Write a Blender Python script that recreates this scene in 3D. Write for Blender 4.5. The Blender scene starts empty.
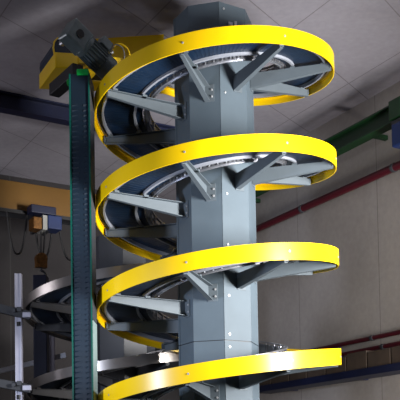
import bpy, math, random
from mathutils import Vector, Matrix
random.seed(7)
C = bpy.context.scene.collection
PI = math.pi
R_ = math.radians
# ------------------------------------------------------------------ camera
F, CX, CY, PIT, ROL = 890.05, 221.5, 435.4, 0.0418, -0.018
CAM = Vector((0, -9.277, 1.5))
fwd = Vector((0, math.cos(PIT), math.sin(PIT)))
up0 = Vector((0, -math.sin(PIT), math.cos(PIT)))
rt0 = Vector((1, 0, 0))
# image (a right, b down) = Rot(ROL) applied to the unrolled image
def ray(px, py):
    a, b = px-CX, py-CY
    a0 = a*math.cos(ROL) + b*math.sin(ROL)
    b0 = -a*math.sin(ROL) + b*math.cos(ROL)
    return (rt0*a0 - up0*b0 + fwd*F).normalized()
def at(px, py, d):
    "world point seen at a pixel, d metres in front of the camera along y"
    r = ray(px, py)
    return CAM + r*(d/r.y)
def hit(px, py, p, n):
    r = ray(px, py)
    return CAM + r*((p-CAM).dot(n)/r.dot(n))

cam = bpy.data.cameras.new('camera')
co = bpy.data.objects.new('camera', cam); C.objects.link(co)
cam.sensor_width = 36; cam.lens = F/400*36
cam.shift_x = (200-CX)/400
cam.shift_y = (CY-200)/400
# rows: camera right, up, back
cr = rt0*math.cos(ROL) + up0*math.sin(ROL)
cu = up0*math.cos(ROL) - rt0*math.sin(ROL)
M = Matrix((cr, cu, -fwd)).transposed().to_4x4(); M.translation = CAM
co.matrix_world = M
cam.clip_end = 200
bpy.context.scene.camera = co

# ------------------------------------------------------------------ materials
def mat(name, col, rough=.5, metal=0., var=.12, scale=6., bump=0., spec=.5, coat=0.):
    m = bpy.data.materials.new(name); m.use_nodes = True
    nt = m.node_tree; b = nt.nodes['Principled BSDF']
    tc = nt.nodes.new('ShaderNodeTexCoord')
    no = nt.nodes.new('ShaderNodeTexNoise'); no.inputs['Scale'].default_value = scale
    no.inputs['Detail'].default_value = 5
    nt.links.new(tc.outputs['Object'], no.inputs['Vector'])
    rp = nt.nodes.new('ShaderNodeValToRGB')
    rp.color_ramp.elements[0].position = .3; rp.color_ramp.elements[1].position = .7
    rp.color_ramp.elements[0].color = (*[c*(1-var) for c in col], 1)
    rp.color_ramp.elements[1].color = (*[min(1, c*(1+var)) for c in col], 1)
    nt.links.new(no.outputs['Fac'], rp.inputs['Fac'])
    nt.links.new(rp.outputs['Color'], b.inputs['Base Color'])
    b.inputs['Roughness'].default_value = rough
    b.inputs['Metallic'].default_value = metal
    b.inputs['Specular IOR Level'].default_value = spec
    b.inputs['Coat Weight'].default_value = coat
    if bump:
        bp = nt.nodes.new('ShaderNodeBump'); bp.inputs['Strength'].default_value = bump
        bp.inputs['Distance'].default_value = .01
        nt.links.new(no.outputs['Fac'], bp.inputs['Height'])
        nt.links.new(bp.outputs['Normal'], b.inputs['Normal'])
    m.diffuse_color = (*col, 1)
    return m
def lines_mat(name, col, rough, fams, linecol, var=.1):
    "concrete with joint lines; fams = [((nx,ny,nz), spacing, width, offset)] in object space"
    m = mat(name, col, rough, 0, var, .9, .15)
    nt = m.node_tree; b = nt.nodes['Principled BSDF']
    tc = nt.nodes['Texture Coordinate']
    prev = b.inputs['Base Color'].links[0].from_socket
    fine = nt.nodes.new('ShaderNodeTexNoise'); fine.inputs['Scale'].default_value = 14; fine.inputs['Detail'].default_value = 8
    nt.links.new(tc.outputs['Object'], fine.inputs['Vector'])
    mx = nt.nodes.new('ShaderNodeMix'); mx.data_type = 'RGBA'; mx.blend_type = 'OVERLAY'
    mx.inputs['Factor'].default_value = .15
    nt.links.new(prev, mx.inputs['A']); nt.links.new(fine.outputs['Fac'], mx.inputs['B'])
    prev = mx.outputs['Result']
    for n, s, w, o in fams:
        dt = nt.nodes.new('ShaderNodeVectorMath'); dt.operation = 'DOT_PRODUCT'
        nt.links.new(tc.outputs['Object'], dt.inputs[0]); dt.inputs[1].default_value = n
        ad = nt.nodes.new('ShaderNodeMath'); ad.operation = 'ADD'; ad.inputs[1].default_value = o+1000*s
        nt.links.new(dt.outputs['Value'], ad.inputs[0])
        mo = nt.nodes.new('ShaderNodeMath'); mo.operation = 'MODULO'; mo.inputs[1].default_value = s
        nt.links.new(ad.outputs[0], mo.inputs[0])
        lt = nt.nodes.new('ShaderNodeMath'); lt.operation = 'LESS_THAN'; lt.inputs[1].default_value = w
        nt.links.new(mo.outputs[0], lt.inputs[0])
        k = nt.nodes.new('ShaderNodeMix'); k.data_type = 'RGBA'
        nt.links.new(lt.outputs[0], k.inputs['Factor']); nt.links.new(prev, k.inputs['A'])
        k.inputs['B'].default_value = (*linecol, 1)
        prev = k.outputs['Result']
    nt.links.new(prev, b.inputs['Base Color'])
    return m
YEL = mat('yellow_paint', (1.0, .63, .002), .33, 0, .04, 3, 0, .5)
GREY = mat('blue_grey_paint', (.083, .111, .136), .6, 0, .05, 5, 0, .3)
ARM = mat('bracket_grey_paint', (.105, .128, .148), .6, 0, .06, 5, 0, .3)
DKGREY = mat('dark_grey_paint', (.05, .054, .065), .5, 0, .1, 5)
NAVYBELT = mat('navy_belt', (.005, .018, .045), .45, 0, .2, 8)
NAVY = mat('navy_paint', (.004, .014, .028), .5, 0, .15, 5)
BLUE = mat('dark_blue_paint', (.003, .007, .038), .5, 0, .15, 4)
HBLUE = mat('hoist_blue_paint', (.007, .024, .11), .45, 0, .15, 4)
RAIL = mat('white_plastic_rail', (.30, .32, .37), .35, 0, .06, 10)
STEEL = mat('galvanised_steel', (.42, .43, .47), .35, .85, .15, 12)
BRUSH = mat('brushed_stainless', (.48, .45, .43), .3, .93, .12, 3)
ALU = mat('anodised_aluminium', (.5, .5, .6), .45, .3, .06, 9)
BOLT = mat('zinc_bolt', (.5, .51, .53), .45, .5, .05, 20)
GREENE = mat('green_edge_trim', (.0, .075, .055), .4, 0, .1, 9)
GREENB = mat('bright_green_plastic', (.0, .35, .05), .4, 0, .1, 9)
TEAL = mat('pale_teal_plate', (.24, .32, .32), .45, 0, .06, 6)
MOTOR = mat('motor_grey_green', (.15, .19, .20), .3, .2, .12, 14, .1)
BLACK = mat('black_rubber', (.012, .012, .015), .5, 0, .2, 10)
WHITEP = mat('white_plate', (.35, .35, .33), .5, 0, .05, 10)
RED = mat('dark_red_paint', (.07, .004, .011), .45, 0, .15, 5)
GREEN = mat('crane_green_paint', (.004, .034, .009), .5, 0, .2, 4)
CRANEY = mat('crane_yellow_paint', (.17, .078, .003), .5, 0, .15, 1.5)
CARD = mat('brown_carton', (.055, .038, .028), .8, 0, .25, 5)
BRASSY = mat('tarnished_brass', (.16, .07, .015), .45, .5, .5, 25)

# ------------------------------------------------------------------ mesh builder
class MB:
    def __init__(s): s.v = []; s.f = []
    def add(s, vs, fs):
        o = len(s.v); s.v += [Vector(v) for v in vs]; s.f += [tuple(i+o for i in f) for f in fs]
    def hexa(s, p):      # 8 points: bottom ring 0-3, top ring 4-7
        s.add(p, [(3,2,1,0),(4,5,6,7),(0,1,5,4),(1,2,6,5),(2,3,7,6),(3,0,4,7)])
    def box(s, c, d, m=None):
        c = Vector(c); x, y, z = [k/2 for k in d]
        p = [Vector(q) for q in ((-x,-y,-z),(x,-y,-z),(x,y,-z),(-x,y,-z),(-x,-y,z),(x,-y,z),(x,y,z),(-x,y,z))]
        if m is not None: p = [m @ q for q in p]
        s.hexa([q+c for q in p])
    def prism(s, poly, ext):     # planar polygon (3D points) extruded by vector
        n = len(poly); e = Vector(ext); a = [Vector(p) for p in poly]
        s.add(a+[p+e for p in a], [tuple(range(n-1,-1,-1)), tuple(range(n,2*n))]+[(i,(i+1)%n,n+(i+1)%n,n+i) for i in range(n)])
    def sweep(s, rings, closed_ends=True):
        n = len(rings[0]); o = []
        for r in rings: o += r
        fs = []
        for k in range(len(rings)-1):
            for i in range(n):
                a = k*n+i; b = k*n+(i+1)%n
                fs.append((a, b, b+n, a+n))
        if closed_ends:
            fs.append(tuple(range(n-1,-1,-1))); fs.append(tuple(range((len(rings)-1)*n, len(rings)*n)))
        s.add(o, fs)
    def cyl(s, p0, p1, r, n=16, r1=None):
        p0, p1 = Vector(p0), Vector(p1); r1 = r if r1 is None else r1
        q = (p1-p0).to_track_quat('Z', 'Y').to_matrix()
        rings = [[p + q @ Vector((rr*math.cos(2*PI*i/n), rr*math.sin(2*PI*i/n), 0)) for i in range(n)] for p, rr in ((p0, r), (p1, r1))]
        s.sweep(rings)
    def tube(s, pts, r, n=8):
        pts = [Vector(p) for p in pts]; rings = []
        x = None
        for i, p in enumerate(pts):
            t = (pts[min(i+1, len(pts)-1)]-pts[max(i-1, 0)]).normalized()
            if x is None: x = t.orthogonal().normalized()
            x = (x - t*x.dot(t)).normalized(); y = t.cross(x)
            rings.append([p + x*r*math.cos(2*PI*k/n) + y*r*math.sin(2*PI*k/n) for k in range(n)])
        s.sweep(rings)
    def build(s, name, m, parent=None, smooth=False, bevel=0., loc=None):
        me = bpy.data.meshes.new(name)
        me.from_pydata([tuple(v) for v in s.v], [], s.f); me.update()
        import bmesh
        bm = bmesh.new(); bm.from_mesh(me); bmesh.ops.recalc_face_normals(bm, faces=bm.faces); bm.to_mesh(me); bm.free()
        me.materials.append(m)
        o = bpy.data.objects.new(name, me); C.objects.link(o)
        if parent is not None: o.parent = parent
        if loc is not None: o.location = loc
        if smooth:
            for p in me.polygons: p.use_smooth = True
            try: me.set_sharp_from_angle(angle=R_(35))
            except Exception: pass
        if bevel:
            b = o.modifiers.new('bevel', 'BEVEL'); b.width = bevel; b.segments = 2; b.limit_method = 'ANGLE'
        return o
def tag(o, label=None, cat=None, group=None, kind=None):
    if label: o['label'] = label
    if cat: o['category'] = cat
    if group: o['group'] = group
    if kind: o['kind'] = kind
    return o
def empty(name, loc=(0,0,0), rz=0.):
    o = bpy.data.objects.new(name, None); C.objects.link(o); o.location = loc; o.rotation_euler = (0,0,rz); o.empty_display_size = .2
    return o
def inst(src, parent, loc, rz=0., name=None):
    o = src.copy(); C.objects.link(o); o.parent = parent; o.location = loc; o.rotation_euler = (0,0,rz)
    return o

# ------------------------------------------------------------------ spiral conveyors
RG = 1.268
def dirv(ph): return Vector((math.sin(ph), -math.cos(ph), 0))
def helix_sweep(mb, zf, ph0, ph1, prof, step=R_(4)):
    "prof: list of (radius, dz) corners"
    n = max(2, int(math.ceil((ph1-ph0)/step)))
    rings = []
    for i in range(n+1):
        p = ph0+(ph1-ph0)*i/n; d = dirv(p); z = zf(p)
        rings.append([d*r+Vector((0,0,z+dz)) for r, dz in prof])
    mb.sweep(rings)
def rect(r0, r1, z0, z1): return [(r0,z0),(r1,z0),(r1,z1),(r0,z1)]

def hexbolt(r=.011, h=.012):
    mb = MB(); mb.cyl((0,0,0), (0,-h*.4,0), r*1.45, 14); mb.cyl((0,-h*.4,0), (0,-h,0), r, 6)
    return mb
def spiral(root, zf, ph0, ph1, H, guard_m, col_top, joints, col_m, arm_m, detail=True):
    R = RG
    CR = .419; VA = R_(8)
    # octagonal column, one folded panel per storey
    edges = [.002]+joints+[col_top]
    for k in range(len(edges)-1):
        z0, z1 = edges[k], edges[k+1]-(.008 if k < len(edges)-2 else 0)
        mb = MB()
        ring = lambda r, z: [dirv(VA+i*PI/4)*r+Vector((0,0,z)) for i in range(8)]
        mb.sweep([ring(CR, z0), ring(CR, z1)])
        # overlapping seam strips beside two of the folds
        for va in (VA, VA+PI/2, VA+PI, VA+3*PI/2):
            p0 = dirv(va)*CR; p1 = dirv(va+PI/4)*CR; t = (p1-p0).normalized(); n = dirv(va+PI/8)
            a = p0+t*.002; b = p0+t*.036
            mb.hexa([a+Vector((0,0,z0)), b+Vector((0,0,z0)), b+n*.005+Vector((0,0,z0)), a+n*.005+Vector((0,0,z0)),
                     a+Vector((0,0,z1)), b+Vector((0,0,z1)), b+n*.005+Vector((0,0,z1)), a+n*.005+Vector((0,0,z1))])
        c = mb.build('column_panel', col_m, root)
        if detail:
            zs = [z0+.06] + [z0+.45+.52*i for i in range(int((z1-z0-.6)/.52))] + [z1-.06]
            for j, zz in enumerate(zs):
                va = VA; p0 = dirv(va)*CR; p1 = dirv(va+PI/4)*CR; t = (p1-p0).normalized()
                q = p0+t*.062+Vector((0,0,zz))
                inst(bolt0, c, q, va+PI/8)
    if len(edges) > 2:
        mb = MB()
        for z in joints:
            mb.sweep([[dirv(VA+i*PI/4)*(CR-.012)+Vector((0,0,zz)) for i in range(8)] for zz in (z-.02, z+.02)])
        mb.build('column_joint', BLACK, root)
    # yellow or steel outer guard
    mb = MB(); helix_sweep(mb, zf, ph0, ph1, rect(R-.010, R, -H/2, H/2), R_(3))
    # folded lower lip
    helix_sweep(mb, zf, ph0, ph1, rect(R-.03, R-.009, -.012, -.004), R_(3))
    g = mb.build('outer_guard', guard_m, root, smooth=True)
    # modular belt slats
    mb = MB(); st = R_(2.4); n = int((ph1-ph0)/st)
    for i in range(n):
        a = ph0+i*st; b = a+st*.93
        p = [dirv(a)*.76, dirv(a)*(R-.035), dirv(b)*(R-.035), dirv(b)*.76]
        z = [zf(a), zf(a), zf(b), zf(b)]
        mb.hexa([p[k]+Vector((0,0,z[k]+.022)) for k in range(4)]+[p[k]+Vector((0,0,z[k]+.045)) for k in range(4)])
    mb.build('conveyor_belt', NAVYBELT, root)
    # guide rails under the belt
    for (prof, m, nm) in ((rect(1.165, 1.185, -.022, .02), RAIL, 'outer_guide_rail'),
                          (rect(.83, .855, -.006, .02), RAIL, 'middle_guide_rail')):
        mb = MB(); helix_sweep(mb, zf, ph0, ph1, prof, R_(5)); mb.build(nm, m, root, smooth=True)
    mb = MB(); helix_sweep(mb, zf, ph0, ph1, rect(.715, .722, -.012, .05), R_(5))
    helix_sweep(mb, zf, ph0, ph1, rect(.70, .745, -.004, .006), R_(5))
    ir = mb.build('inner_guide_rail', STEEL, root, smooth=True)
    # roller chain riding along the inner rail
    mb = MB(); st = R_(3.2); n = int((ph1-ph0)/st)
    for i in range(n):
        a = ph0+i*st; q = Matrix.Rotation(a, 3, 'Z')
        mb.box(dirv(a)*.735+Vector((0,0,zf(a)+.024)), (.026, .018, .03), q)
        if i % 2: mb.cyl(dirv(a)*.745+Vector((0,0,zf(a)+.004)), dirv(a)*.745+Vector((0,0,zf(a)+.04)), .008, 8)
    mb.build('roller_chain', STEEL, ir)
    mb = MB(); helix_sweep(mb, zf, ph0, ph1, rect(.70, .712, .05, .09), R_(5)); helix_sweep(mb, zf, ph0, ph1, rect(.69, .722, .105, .12), R_(5))
    n = int((ph1-ph0)/R_(12))
    for i in range(n):
        a = ph0+i*R_(12); mb.box(dirv(a)*.694+Vector((0,0,zf(a)+.055)), (.018,.012,.11), Matrix.Rotation(a, 3, 'Z'))
    mb.build('inner_side_guide', STEEL, root, smooth=True)
    # tapered support arms
    AP = CR*math.cos(PI/8)
    mb = MB()
    y0, y1 = -AP, -(R-.03)
    t0, t1, b0, b1 = -.03, -.03, -.185, -.10
    mb.prism([(-.0, y0, t0), (-.0, y1, t1), (-.0, y1, b1), (-.0, y0, b0)], (.006, 0, 0))          # web
    w0, w1 = .055, .035
    mb.hexa([(.006,y0,t0-.006),(w0,y0,t0-.006),(w1,y1,t1-.006),(.006,y1,t1-.006),(.006,y0,t0),(w0,y0,t0),(w1,y1,t1),(.006,y1,t1)])
    mb.hexa([(.006,y0,b0),(w0,y0,b0),(w1,y1,b1),(.006,y1,b1),(.006,y0,b0+.006),(w0,y0,b0+.006),(w1,y1,b1+.006),(.006,y1,b1+.006)])
    mb.box((.05, y0-.004, (t0+b0)/2), (.10, .008, t0-b0+.02))                                     # foot plate on the column
    mb.box((.02, y1+.004, -.05), (.05, .008, .07))                                                # end tab on the guard
    mb.box((.028, -.84, -.026), (.055, .05, .02)); mb.box((.028, -1.16, -.026), (.05, .05, .016))  # rail clips
    arm0 = None
    k0 = math.ceil((ph0-R_(-14.5))/(PI/4)); k = k0
    while True:
        a = R_(-14.5)+k*PI/4
        if a > ph1: break
        if arm0 is None:
            o = arm0 = mb.build('support_arm', arm_m, root); o.location = (0,0,zf(a)); o.rotation_euler = (0,0,a)
        else: o = inst(arm0, root, (0,0,zf(a)), a)
        if detail:
            for zz in (-.075, -.145): inst(bolt0, o, (.078, y0-.008, zz))
            b = inst(bolt1, g, dirv(a+.03)*(R)+Vector((0,0,zf(a)+.005)), a+.03)
        k += 1
    return g
H0 = .164
bolt0 = hexbolt(.008, .010).build('bolt', BOLT)
bolt1 = hexbolt(.0075, .006).build('bolt', BOLT)
zA, PITCH = 3.4575, 1.0209
zf_main = lambda p: zA + PITCH*p/(2*PI)
PH0, PH1 = R_(-960), R_(720+208)
sp = empty('spiral_conveyor', (-.012, 0, 0))
tag(sp, 'tall spiral conveyor with bright yellow outer guard winding around a blue-grey octagonal column', 'conveyor')
spiral(sp, zf_main, PH0, PH1, H0, YEL, 6.29, [2.83], GREY, ARM)
# a short sensor box and clip on the top of the column
mb = MB(); q = dirv(R_(28.5))*.392+Vector((-.01, 0, 6.09)); mq = Matrix.Rotation(R_(28.5), 3, 'Z')
mb.box(q, (.05, .02, .03), mq); mb.box(q+Vector((.05,0.03,.012)), (.03,.03,.05), mq)
mb.build('bracket_clip', STEEL, sp)
# --- straight discharge section at the top
e = PH1; U = Vector((math.cos(e), math.sin(e), 0)); SL = math.tan(R_(8.5))
def of(L, r, h):     # metres along, radius, height over belt centre
    return dirv(e)*r + U*L + Vector((0,0,zf_main(e)-SL*L+h))
def ofbox(mb, L0, L1, r0, r1, h0, h1):
    mb.hexa([of(L0,r0,h0), of(L1,r0,h0), of(L1,r1,h0), of(L0,r1,h0), of(L0,r0,h1), of(L1,r0,h1), of(L1,r1,h1), of(L0,r1,h1)])
mb = MB()
mb.prism([of(0,RG,-.08), of(1.20,RG,-.08), of(1.20,RG,.12), of(1.05,RG,.50), of(0,RG,.635)], dirv(e)*-.012)
mb.build('discharge_side_guard', YEL, sp)
mb = MB(); ofbox(mb, 0, 1.2, .76, 1.215, .022, .045); mb.build('discharge_belt', NAVYBELT, sp)
mb = MB(); ofbox(mb, 0, 1.1, .70, .715, -.085, .07); mb.build('discharge_inner_guard', YEL, sp)
dh = MB(); ofbox(dh, 1.27, 1.52, .68, 1.265, -.085, .08); ofbox(dh, .98, 1.268, .68, 1.265, -.03, .08); dh = dh.build('drive_head', YEL, sp, bevel=.006)
mb = MB()
pr = [(1.515,.075),(1.525,.14),(1.515,.20),(1.48,.235),(1.10,.235),(1.10,.075)]
mb.prism([of(L,.72,h) for L, h in pr], dirv(e)*.52); mb.build('end_belt_wrap', NAVYBELT, dh, bevel=.008)
mb = MB(); mb.prism([of(L,.70,h) for L, h in [(1.525,.06),(1.537,.14),(1.527,.205),(1.49,.248),(1.42,.248),(1.42,.236),(1.483,.236),(1.513,.20),(1.523,.14),(1.513,.06)]], dirv(e)*.018); mb.build('end_rim', YEL, dh)
# gear motor on the near side of the head
g0 = at(72, 32, 8.80); g1 = at(111, 71, 9.12); ax = (g1-g0).normalized()
qx = ax.to_track_quat('Z', 'Y').to_matrix()
side = dirv(e).normalized()*-1
v1 = (side - ax*side.dot(ax)).normalized(); v2 = ax.cross(v1)
fr = Matrix((v2, v1, ax)).transposed()
Lm = (g1-g0).length
gb = MB(); gb.box(g0+ax*.07, (.225,.19,.25), fr)
gb = gb.build('gearbox', MOTOR, sp, bevel=.018)
mb = MB(); c0 = g0+ax*.06+v1*.095; mb.cyl(c0-v1*.01, c0+v1*.014, .042, 24); mb.build('hollow_shaft', BLACK, gb, smooth=True)
mb = MB(); mb.cyl(g0+ax*.05-v1*.08, g0+ax*.05-v1*.26, .035, 18); mb.build('drive_shaft', STEEL, gb, smooth=True)
mo = MB()
mo.cyl(g0+ax*.17, g0+ax*.21, .125, 28)
mo.cyl(g0+ax*.21, g0+ax*(Lm-.10), .11, 28)
mo.cyl(g0+ax*(Lm-.12), g0+ax*(Lm-.01), .122, 28); mo.cyl(g0+ax*(Lm-.01), g0+ax*(Lm+.01), .105, 28)
for i in range(22):
    a = 2*PI*i/22; d = v1*math.cos(a)+v2*math.sin(a); tn = ax.cross(d)
    m3 = Matrix((tn, d, ax)).transposed()
    mo.box(g0+ax*((.21+Lm-.12)/2)+d*.114, (.007,.022,Lm-.35), m3)
mo = mo.build('gear_motor', MOTOR, sp, smooth=True)
td = (Vector((.35,.25,.9)) - ax*Vector((.35,.25,.9)).dot(ax)).normalized(); tn = ax.cross(td)
m3 = Matrix((tn, td, ax)).transposed()
tb = g0+ax*(Lm*.66)+td*.185
mb = MB(); mb.box(tb, (.12,.10,.13), m3); tbo = mb.build('terminal_box', MOTOR, mo, bevel=.01)
mb = MB(); mb.cyl(tb+ax*.06, tb+ax*.10, .02, 12); mb.cyl(tb+ax*.09, tb+ax*.115, .026, 6); mb.build('cable_gland', STEEL, tbo)
def spline(p, n=6):
    o = []
    for i in range(len(p)-1):
        a, b, c, d = p[max(i-1,0)], p[i], p[i+1], p[min(i+2, len(p)-1)]
        for k in range(n):
            t = k/n
            o.append(.5*((2*b)+(c-a)*t+(2*a-5*b+4*c-d)*t*t+(3*b-a-3*c+d)*t**3))
    return o+[p[-1]]
gp = tb+ax*.10
pts = spline([gp, gp+Vector((.07,.0,.09)), gp+Vector((.17,.02,.04)), gp+Vector((.19,.02,-.10)), gp+Vector((.13,.01,-.19)), g0+ax*(Lm-.03)])
mb = MB(); mb.tube(pts, .008, 8); mb.build('motor_cable', YEL, mo, smooth=True)
mb = MB(); mb.tube([gp+(p-gp)*.72+Vector((.0,-.03,.0)) for p in pts[:-3]], .006, 8); mb.build('motor_cable', WHITEP, mo, smooth=True)

# ------------------------------------------------------------------ second spiral, behind on the left
c2 = Vector((-1.27, 2.30, 0))
zf2 = lambda p: 3.865 + 1.08*p/(2*PI)
s2 = empty('spiral_conveyor', c2)
tag(s2, 'second spiral conveyor with polished steel outer guard, half hidden at lower left', 'conveyor')
spiral(s2, zf2, R_(-960), R_(172), .118, BRUSH, 4.55, [2.2], DKGREY, DKGREY, detail=False)

# ------------------------------------------------------------------ slotted blue post under the drive head
PX0, PX1, PY0, PY1, PT = -1.442, -1.245, -.62, -.33, 5.47
po = empty('slotted_post', ((PX0+PX1)/2, (PY0+PY1)/2, 0))
tag(po, 'dark navy slotted post with green edge standing at the left of the yellow spiral', 'post')
hx, hy = (PX1-PX0)/2, (PY1-PY0)/2
mb = MB()
mb.box((0, .0, PT/2), (2*hx-.004, 2*hy, PT-.004))
n = int((PT-.5)/.052)
for i in range(n):                       # pressed louvre slots, two rows
    z = .25+i*.052
    for x, w in ((-.045, .07), (.055, .035)):
        mb.hexa([(x-w/2,-hy-.002,z),(x+w/2,-hy-.002,z),(x+w/2,-hy+.004,z),(x-w/2,-hy+.004,z),
                 (x-w/2,-hy-.011,z+.016),(x+w/2,-hy-.004,z+.022),(x+w/2,-hy+.004,z+.024),(x-w/2,-hy+.004,z+.024)])
mb.build('slotted_panel', NAVY, po)
mb = MB(); mb.box((-hx+.004, -hy-.006, PT/2), (.014, .02, PT-.004)); mb.build('edge_strip', GREENE, po)
mb = MB(); mb.box((hx-.004, -hy-.006, PT/2), (.012, .02, PT-.004)); mb.build('edge_strip', GREENE, po)
zt = 3.02
mb = MB(); mb.box((hx+.003, 0, zt/2), (.006, 2*hy-.01, zt-.004)); mb.build('side_plate', TEAL, po)
mb = MB(); mb.box((hx+.002, 0, (zt+PT)/2+.004), (.005, 2*hy-.01, PT-zt-.01)); mb.build('side_plate', DKGREY, po)
mb = MB(); b0 = Vector((.03, -.02, PT+.05)); 
A = at(76,70,8.95)-po.location; B = at(56,84,9.35)-po.location
d = (B-A); d.z = 0; L = d.length; an = math.atan2(d.y, d.x)
mb.box(Vector(((A.x+B.x)/2, (A.y+B.y)/2, PT+.155)), (L+.10, .12, .13), Matrix.Rotation(an, 3, 'Z'))
mb.box((.0, .02, PT+.05), (.10, .10, .096)); mb.build('mounting_bar', BLACK, po, bevel=.008)
mb = MB(); mb.box((hx*.35, -hy+.03, PT+.015), (.12,.10,.06)); mb.build('end_cap', GREENB, po, bevel=.01)
mb = MB(); mb.box((-hx+.0, -hy+.06, PT-.06), (.07,.06,.05)); mb.build('end_cap', GREENB, po, bevel=.01)

# ------------------------------------------------------------------ hall
t2 = Vector((-.512, .859, 0)); n2 = Vector((-.859, -.512, 0))     # right-hand wall
t1 = Vector((.859, .512, 0)); n1 = Vector((.512, -.859, 0))       # far-left wall
W2 = Vector((2.42, 12-9.277, 0)); CEIL = 6.76
corner = W2+t2*6.0
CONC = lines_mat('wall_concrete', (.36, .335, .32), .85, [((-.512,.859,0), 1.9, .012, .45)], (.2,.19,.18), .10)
CONCD = lines_mat('wall_painted_shade', (.032, .029, .031), .85, [((.859,.512,0), 1.2, .02, 0)], (.05,.05,.05), .12)  # the left wall's shade is put into this dark base colour
CEILM = lines_mat('ceiling_concrete', (.33, .315, .36), .9, [((.859,.512,0), 1.55, .014, .2), ((-.838,.545,0), 1.25, .014, .1)], (.2,.18,.2), .10)
FLO = mat('floor_concrete', (.2,.2,.2), .6, 0, .15, 1.5, .1)
def slab(name, p0, p1, nout, th, z0, z1, m):
    mb = MB(); a = Vector(p0); b = Vector(p1); o = nout*th
    mb.hexa([Vector((q.x,q.y,z)) for z in (z0,z1) for q in (a,b,b+o,a+o)])
    return tag(mb.build(name, m), kind='structure')
slab('wall_right', W2-t2*12, corner, -n2, .2, 0, CEIL, CONC)
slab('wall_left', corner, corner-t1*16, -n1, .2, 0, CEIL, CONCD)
mb = MB(); mb.box((0, -2, -.1), (44, 44, .2)); tag(mb.build('floor', FLO), kind='structure')
mb = MB(); mb.box((0, -2, CEIL+.1), (44, 44, .2)); tag(mb.build('ceiling', CEILM), kind='structure')

def along(name, parent, p0, p1, w, h, m, bevel=0):
    "bar of width w, height h between two points"
    mb = MB(); d = (p1-p0).normalized(); s = d.cross(Vector((0,0,1))).normalized(); u = s.cross(d)
    mb.hexa([p+s*a*w/2+u*b*h/2 for p in (p0,p1) for a, b in ((-1,-1),(1,-1),(1,1),(-1,1))])
    return mb.build(name, m, parent, bevel=bevel)
def onwall(px, py, off): return hit(px, py, W2+n2*off, n2)
# dark red pipes along the right wall
for (pa, pb, r, lab, off) in (((270,223.3),(398,165.6),.055,'upper dark red pipe running steeply along the right wall below the green beam', .09),
                         ((332.5,346.5),(397.5,332.5),.032,'higher of two thin dark red pipes low on the right wall',.06),
                         ((342,355),(400,343),.032,'lower of two thin dark red pipes, just above the cartons',.06)):
    a = onwall(*pa, off); b = onwall(*pb, off); d = (b-a); d.z = 0; d.normalize(); z = (a.z+b.z)/2
    a.z = b.z = z
    a = a-d*1.6; b = b+d*4
    rt_ = empty('wall_pipe', a); tag(rt_, lab, 'pipe', 'dark red pipes on the right wall')
    mb = MB(); mb.cyl(Vector(), b-a, r, 16); mb.build('pipe', RED, rt_, smooth=True)
    k = 0
    L = (b-a).length
    while k*2.1+.4 < L:
        q = d*(k*2.1+.4)
        mb = MB(); mb.cyl(q-d*.025, q+d*.025, r+.008, 16); mb.box(q-n2*(off/2+.0), (.03,.04,.03) , Matrix((d, -n2, Vector((0,0,1)))).transposed())
        c = mb.build('pipe_clamp', DKGREY, rt_); k += 1
# green crane beam with its travelling block
off = .42
a = onwall(340, 142.5, off); b = onwall(391, 118, off); z = (a.z+b.z)/2
d = (b-a); d.z = 0; d.normalize(); a.z = b.z = z
a2 = a-d*3.0; b2 = b+d*4
gr = empty('crane_beam', a2); tag(gr, 'green steel runway beam high along the right wall', 'beam')
X = (b2-a2); s = n2; UZ = Vector((0,0,1)); hh = .12
for nm, w, h, dz, m in (('web', .02, .20, 0, GREEN), ('flange', .16, .022, hh-.011, GREEN), ('flange', .16, .022, -hh+.011, GREEN)):
    along(nm, gr, UZ*dz, X+UZ*dz, w, h, m)
k = 0
while k*1.6+.3 < X.length:
    q = d*(k*1.6+.3)
    mb = MB(); mb.box(q-n2*(off/2)+UZ*-.02, (.06, off-.01, .06), Matrix((d, -n2, UZ)).transposed()); mb.build('wall_bracket', GREEN, gr); k += 1
q = onwall(394, 121, off); q.z = z; q2 = q-a2
mb = MB(); mb.box(q2+d*.14+n2*.10+UZ*.02, (.22,.04,.25), Matrix((d, n2, UZ)).transposed()); mb.build('splice_plate', GREEN, gr, bevel=.01)
hb = empty('crane_block', q+d*.2)
tag(hb, 'dark blue travelling block hanging under the green beam at right edge', 'hoist')
mq = Matrix((d, n2, UZ)).transposed()
mb = MB(); mb.box(UZ*(-hh-.20), (.26,.24,.30), mq); mb.build('body', HBLUE, hb, bevel=.02)
mb = MB(); mb.box(UZ*(-hh-.025), (.30,.18,.05), mq); mb.build('trolley_plate', DKGREY, hb)
mb = MB(); mb.cyl(UZ*(-hh-.35), UZ*(-hh-.45), .035, 14); mb.build('hook', STEEL, hb)
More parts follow.
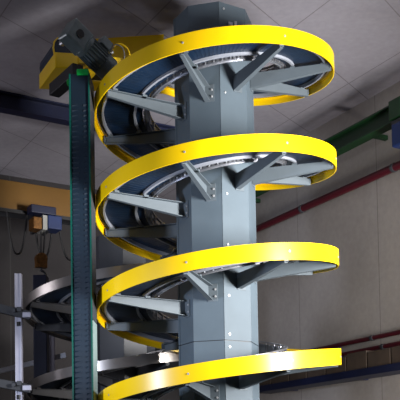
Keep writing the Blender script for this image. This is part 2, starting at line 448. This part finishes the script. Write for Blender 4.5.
# blue rack beam low on the right wall with cartons on it
off = .40
a = onwall(262, 389, off); b = onwall(400, 370, off); z = (a.z+b.z)/2
d = (b-a); d.z = 0; d.normalize(); a.z = b.z = z
rb = empty('rack_beam', a); tag(rb, 'dark blue shelf beam carrying brown cartons low on the right wall', 'beam')
X = b-a+d*3
along('beam', rb, Vector(), X, .34, .10, BLUE, .006)
k = 0
while k*1.7+.4 < X.length:
    q_ = d*(k*1.7+.4)-n2*(off/2+.0)
    mb = MB(); mb.box(q_+UZ*-.0, (.06, off-.005, .06), Matrix((d, -n2, UZ)).transposed()); mb.build('wall_bracket', BLUE, rb); k += 1
ztop = z+.05
cuts = [264, 279, 297, 315, 334, 355, 376, 400, 426, 455]
ord_ = ['leftmost brown carton on the blue shelf beam, beside the grey column','second brown carton from the grey column on the shelf beam',
 'third brown carton from the grey column on the shelf beam','fourth brown carton from the grey column on the shelf beam',
 'brown carton on the blue beam, below the right tip of the lowest yellow turn','taller brown carton on the blue shelf beam, right of the yellow turn',
 'brown carton just right of the taller carton on the blue beam','rightmost brown carton on the blue shelf beam']
for i in range(8):
    p0 = onwall(cuts[i], 375, off); p1 = onwall(cuts[i+1], 375, off)
    L = ((p1-p0)-UZ*((p1-p0).z)).length-.022
    h = .205 if i != 5 else .235
    c = (p0+p1)/2; c.z = ztop+.001
    o = empty('carton', c); o.rotation_euler = (0,0,math.atan2(d.y, d.x))
    mb = MB(); mb.box((0,0,h/2), (L, .30, h)); mb.build('body', CARD, o, bevel=.006)
    mb = MB(); mb.box((0,0,h+.001), (L-.01, .05, .002)); mb.box((0,.151,h-.03), (.05,.002,.06)); mb.build('tape', CARD, o)
    tag(o, ord_[i], 'box', 'brown cartons on the blue shelf beam')

# blue beam under the ceiling, left
p = at(0, 100, 12.0); p.z = 0
zb = at(0, 91, 12.0).z; zc_ = at(0, 110, 12.0).z
zt_ = min(zb, CEIL-.002)
bb = empty('ceiling_beam', (p.x, p.y, (zt_+zc_)/2)); tag(bb, 'dark blue beam hung under the ceiling at left, behind the drive head', 'beam')
hB = zt_-zc_
X0, X1 = t1*-4, t1*4.3
along('web', bb, X0, X1, .02, hB-.03, BLUE)
along('flange', bb, X0+UZ*(hB/2-.012), X1+UZ*(hB/2-.012), .18, .022, BLUE)
along('flange', bb, X0-UZ*(hB/2-.012), X1-UZ*(hB/2-.012), .18, .022, BLUE)
along('hanger_plate', bb, t1*-1+UZ*(hB/2), t1*-.8+UZ*(hB/2), .1, .004, BLUE)
# yellow bridge crane
dC = 13.2
pt = at(30, 187, dC); pb = at(30, 215, dC); hC = pt.z-pb.z
cr_ = empty('bridge_crane', (pt.x, pt.y, (pt.z+pb.z)/2)); tag(cr_, 'yellow overhead crane girder at the left edge behind the slotted post', 'crane')
X0, X1 = t1*-5, t1*1.02
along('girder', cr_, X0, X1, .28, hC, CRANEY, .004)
along('lower_flange', cr_, X0-UZ*(hC/2+.012), X1-UZ*(hC/2+.012), .36, .022, DKGREY)
along('cable_track', cr_, X0-UZ*(hC/2+.06)+n1*.26, X1-UZ*(hC/2+.06)+n1*.26, .04, .05, BLACK)
for k in range(-3, 1):
    q_ = t1*(k*1.3+.2); along('track_arm', cr_, q_-UZ*(hC/2+.04)+n1*.1, q_-UZ*(hC/2+.04)+n1*.27, .04, .04, BLACK)
# hoist on the girder
base = Vector(cr_.location)
def crp(px, py, o=.35):
    return hit(px, py, base+n1*o, n1)
h0 = crp(44, 222, .46)
ho = empty('chain_hoist', h0); tag(ho, 'blue electric hoist with white plate hanging on the yellow crane girder', 'hoist')
mq = Matrix((t1, -n1, UZ)).transposed()
def hbx(name, px0, py0, px1, py1, dep, m, par, o=.46, bevel=.01):
    a_ = crp(px0, py0, o)-h0; b_ = crp(px1, py1, o)-h0
    w = abs((b_-a_).dot(t1)); h = abs(a_.z-b_.z); c_ = (a_+b_)/2
    mb = MB(); mb.box(c_, (w, dep, h), mq); return mb.build(name, m, par, bevel=bevel)
hbx('control_box', 29, 205.5, 54, 217, .20, BLUE, ho, .41)
hbx('motor_housing', 45, 217, 59, 232, .26, HBLUE, ho, .46)
hbx('cover_plate', 40, 217, 44.6, 232, .25, WHITEP, ho, .46, .004)
cd = hbx('cable_drum', 31, 218, 39.6, 231, .22, BRASSY, ho, .46)
mb = MB(); 
for s_ in (-.08, .08): mb.box(-n1*.16+t1*s_-UZ*.06, (.05,.30,.12), mq)
mb.build('trolley', DKGREY, ho)
hk = crp(41, 259, .46)-h0
mb = MB(); tp = crp(41, 231, .46)-h0; mb.cyl(tp, hk, .012, 8); mb.cyl(tp+t1*.06, hk+t1*.03, .012, 8); mb.build('hoist_rope', BLACK, ho)
mb = MB(); mb.cyl(hk-n1*-.05, hk-n1*.05, .085, 20); mb.box(hk-UZ*.05, (.16,.09,.16), mq); b_ = mb.build('hook_block', BRASSY, ho, smooth=True)
mb = MB(); hq = [hk-UZ*.12+t1*0, hk-UZ*.17]+[hk-UZ*.24+(t1*math.sin(a)+UZ*math.cos(a))*.07 for a in [R_(x) for x in range(0, 250, 25)]]
mb.tube(hq, .018, 8); mb.build('hook', DKGREY, b_, smooth=True)
# festoon cables
for i, (x0, x1, yb, lab) in enumerate(((7, 27, 254, 'left loop of black cable hanging under the yellow crane girder'),
        (34, 53, 257, 'black cable loop hanging under the blue hoist'), (58, 82, 260, 'black cable loop hanging right of the hoist, partly behind the post'))):
    zt0 = crp(20, 218, .262).z
    a_ = crp(x0, 216, .262); b_ = crp(x1, 216, .262); a_.z = b_.z = base.z-hC/2-.088
    low = crp((x0+x1)/2, yb, .262).z
    mb = MB(); pts = []
    for j in range(17):
        u = j/16; p_ = a_.lerp(b_, u); p_.z = a_.z+(low-a_.z)*(1-abs(2*u-1)**2.6); pts.append(p_-a_)
    mb.tube(pts, .014, 8)
    o = mb.build('festoon_cable', BLACK, None, smooth=True, loc=a_); tag(o, lab, 'cable', 'festoon cables under the crane girder')
# dark blue column behind the second spiral
q_ = at(41, 300, 12.42); zt_ = at(41, 276, 12.42).z
nb = empty('steel_column', (q_.x, q_.y, 0)); tag(nb, 'dark blue steel column standing behind the aluminium stand at left', 'column')
mb = MB(); mb.box((0,0,zt_/2), (.19,.19,zt_-.004)); mb.build('shaft', BLUE, nb, bevel=.01)
mb = MB(); mb.box((0,0,.012), (.26,.26,.02)); mb.build('base_plate', BLUE, nb)

# aluminium stand at the left edge
dA = 10.35
pA = at(19, 340, dA); pB = at(51.5, 350, 12.75)
st = empty('support_stand', (pA.x, pA.y, 0)); tag(st, 'aluminium profile stand with black clamps in front of the steel spiral at left', 'stand')
def profile(mb, c, w, z0, z1):
    mb.box((c.x, c.y, (z0+z1)/2), (w*.72, w*.72, z1-z0))
    for sx in (-1,1):
        for sy in (-1,1): mb.box((c.x+sx*w*.36, c.y+sy*w*.36, (z0+z1)/2), (w*.28, w*.28, z1-z0))
zA_ = at(19, 274, dA).z
mb = MB(); profile(mb, Vector((0,0,0)), .075, .002, zA_); mb.build('post', ALU, st)
lB = Vector((pB.x-pA.x, pB.y-pA.y, 0)); zB_ = at(51.5, 328, 12.75).z
mb = MB(); profile(mb, lB, .09, .002, zB_); mb.build('post', ALU, st)
def sp_(px, py, d_): return at(px, py, d_)-Vector(st.location)
for (x0, y0_, x1, y1_) in ((-2, 308, 31, 316), (-2, 383, 31, 389)):
    a_ = sp_(x0, y0_, dA-.10); b_ = sp_(x1, y1_, dA-.06)
    cl = along('clamp_arm', st, a_, b_, .06, .10, DKGREY, .008)
    m_ = sp_(27, y1_-1, dA-.10); mb = MB(); mb.box(m_, (.10,.05,.06)); mb.build('clamp_jaw', ALU, cl, bevel=.006)
    m_ = sp_(14, (y0_+y1_)/2-1, dA-.14)
    mb = MB(); mb.cyl(m_, m_+Vector((0,-.03,0)), .022, 10); mb.box(m_+Vector((.06,0,.02)), (.05,.03,.05)); mb.build('clamp_screw', DKGREY, cl)
    m_ = sp_(19, y1_+6, dA-.02); mb = MB(); mb.cyl(m_, m_-UZ*.05, .03, 10); mb.build('clamp_knob', BLACK, cl)
a_ = sp_(-6, 372.5, 12.83); b_ = sp_(66, 355, 12.83); along('cross_rail', st, a_, b_, .04, .07, STEEL)
a_ = sp_(46, 328.5, 12.72); b_ = sp_(80, 330, 12.80); along('cross_bar', st, a_, b_, .08, .09, DKGREY)

along('foot_bar', st, Vector((0,0,.25)), lB+Vector((0,0,.25)), .06, .06, ALU)
# ------------------------------------------------------------------ light
def area(name, loc, target, size, energy, col, size_y=None, spread=180):
    l = bpy.data.lights.new(name, 'AREA'); l.energy = energy; l.color = col; l.size = size; l.spread = R_(spread)
    if size_y: l.shape = 'RECTANGLE'; l.size_y = size_y
    o = bpy.data.objects.new(name, l); C.objects.link(o); o.location = loc
    o.rotation_euler = (Vector(target)-Vector(loc)).to_track_quat('-Z', 'Y').to_euler()
    return o
area('studio_light', (4.0, -3.3, 3.1), (-.1, 0, 4.1), .7, 280, (1, .98, .95), 1.8, 90)
area('studio_light', (-3.7, -3.2, 2.75), (.1, -.2, 3.0), .35, 40, (.75, .82, 1), .5, 90)
area('added_fill_light', (3.9, -1.2, 2.4), (1.6, 5, 2.4), 1.2, 150, (1, .94, .90), .6, 130)  # unseen fill, added to brighten the lower right wall
area('added_fill_light', (-6.5, 1.5, 4.4), (-5.0, 3.0, 6.7), 2.5, 60, (.95, .92, 1), 1.5)  # unseen upward fill off to the left, added to lift the ceiling
w = bpy.data.worlds.new('hall_ambient'); bpy.context.scene.world = w; w.use_nodes = True
w.node_tree.nodes['Background'].inputs[0].default_value = (.9, .88, 1, 1)
w.node_tree.nodes['Background'].inputs[1].default_value = .12
bpy.data.objects.remove(bolt0); bpy.data.objects.remove(bolt1)
vs = bpy.context.scene.view_settings
vs.view_transform = 'Standard'; vs.look = 'None'; vs.exposure = 0; vs.gamma = 1; vs.use_curve_mapping = False
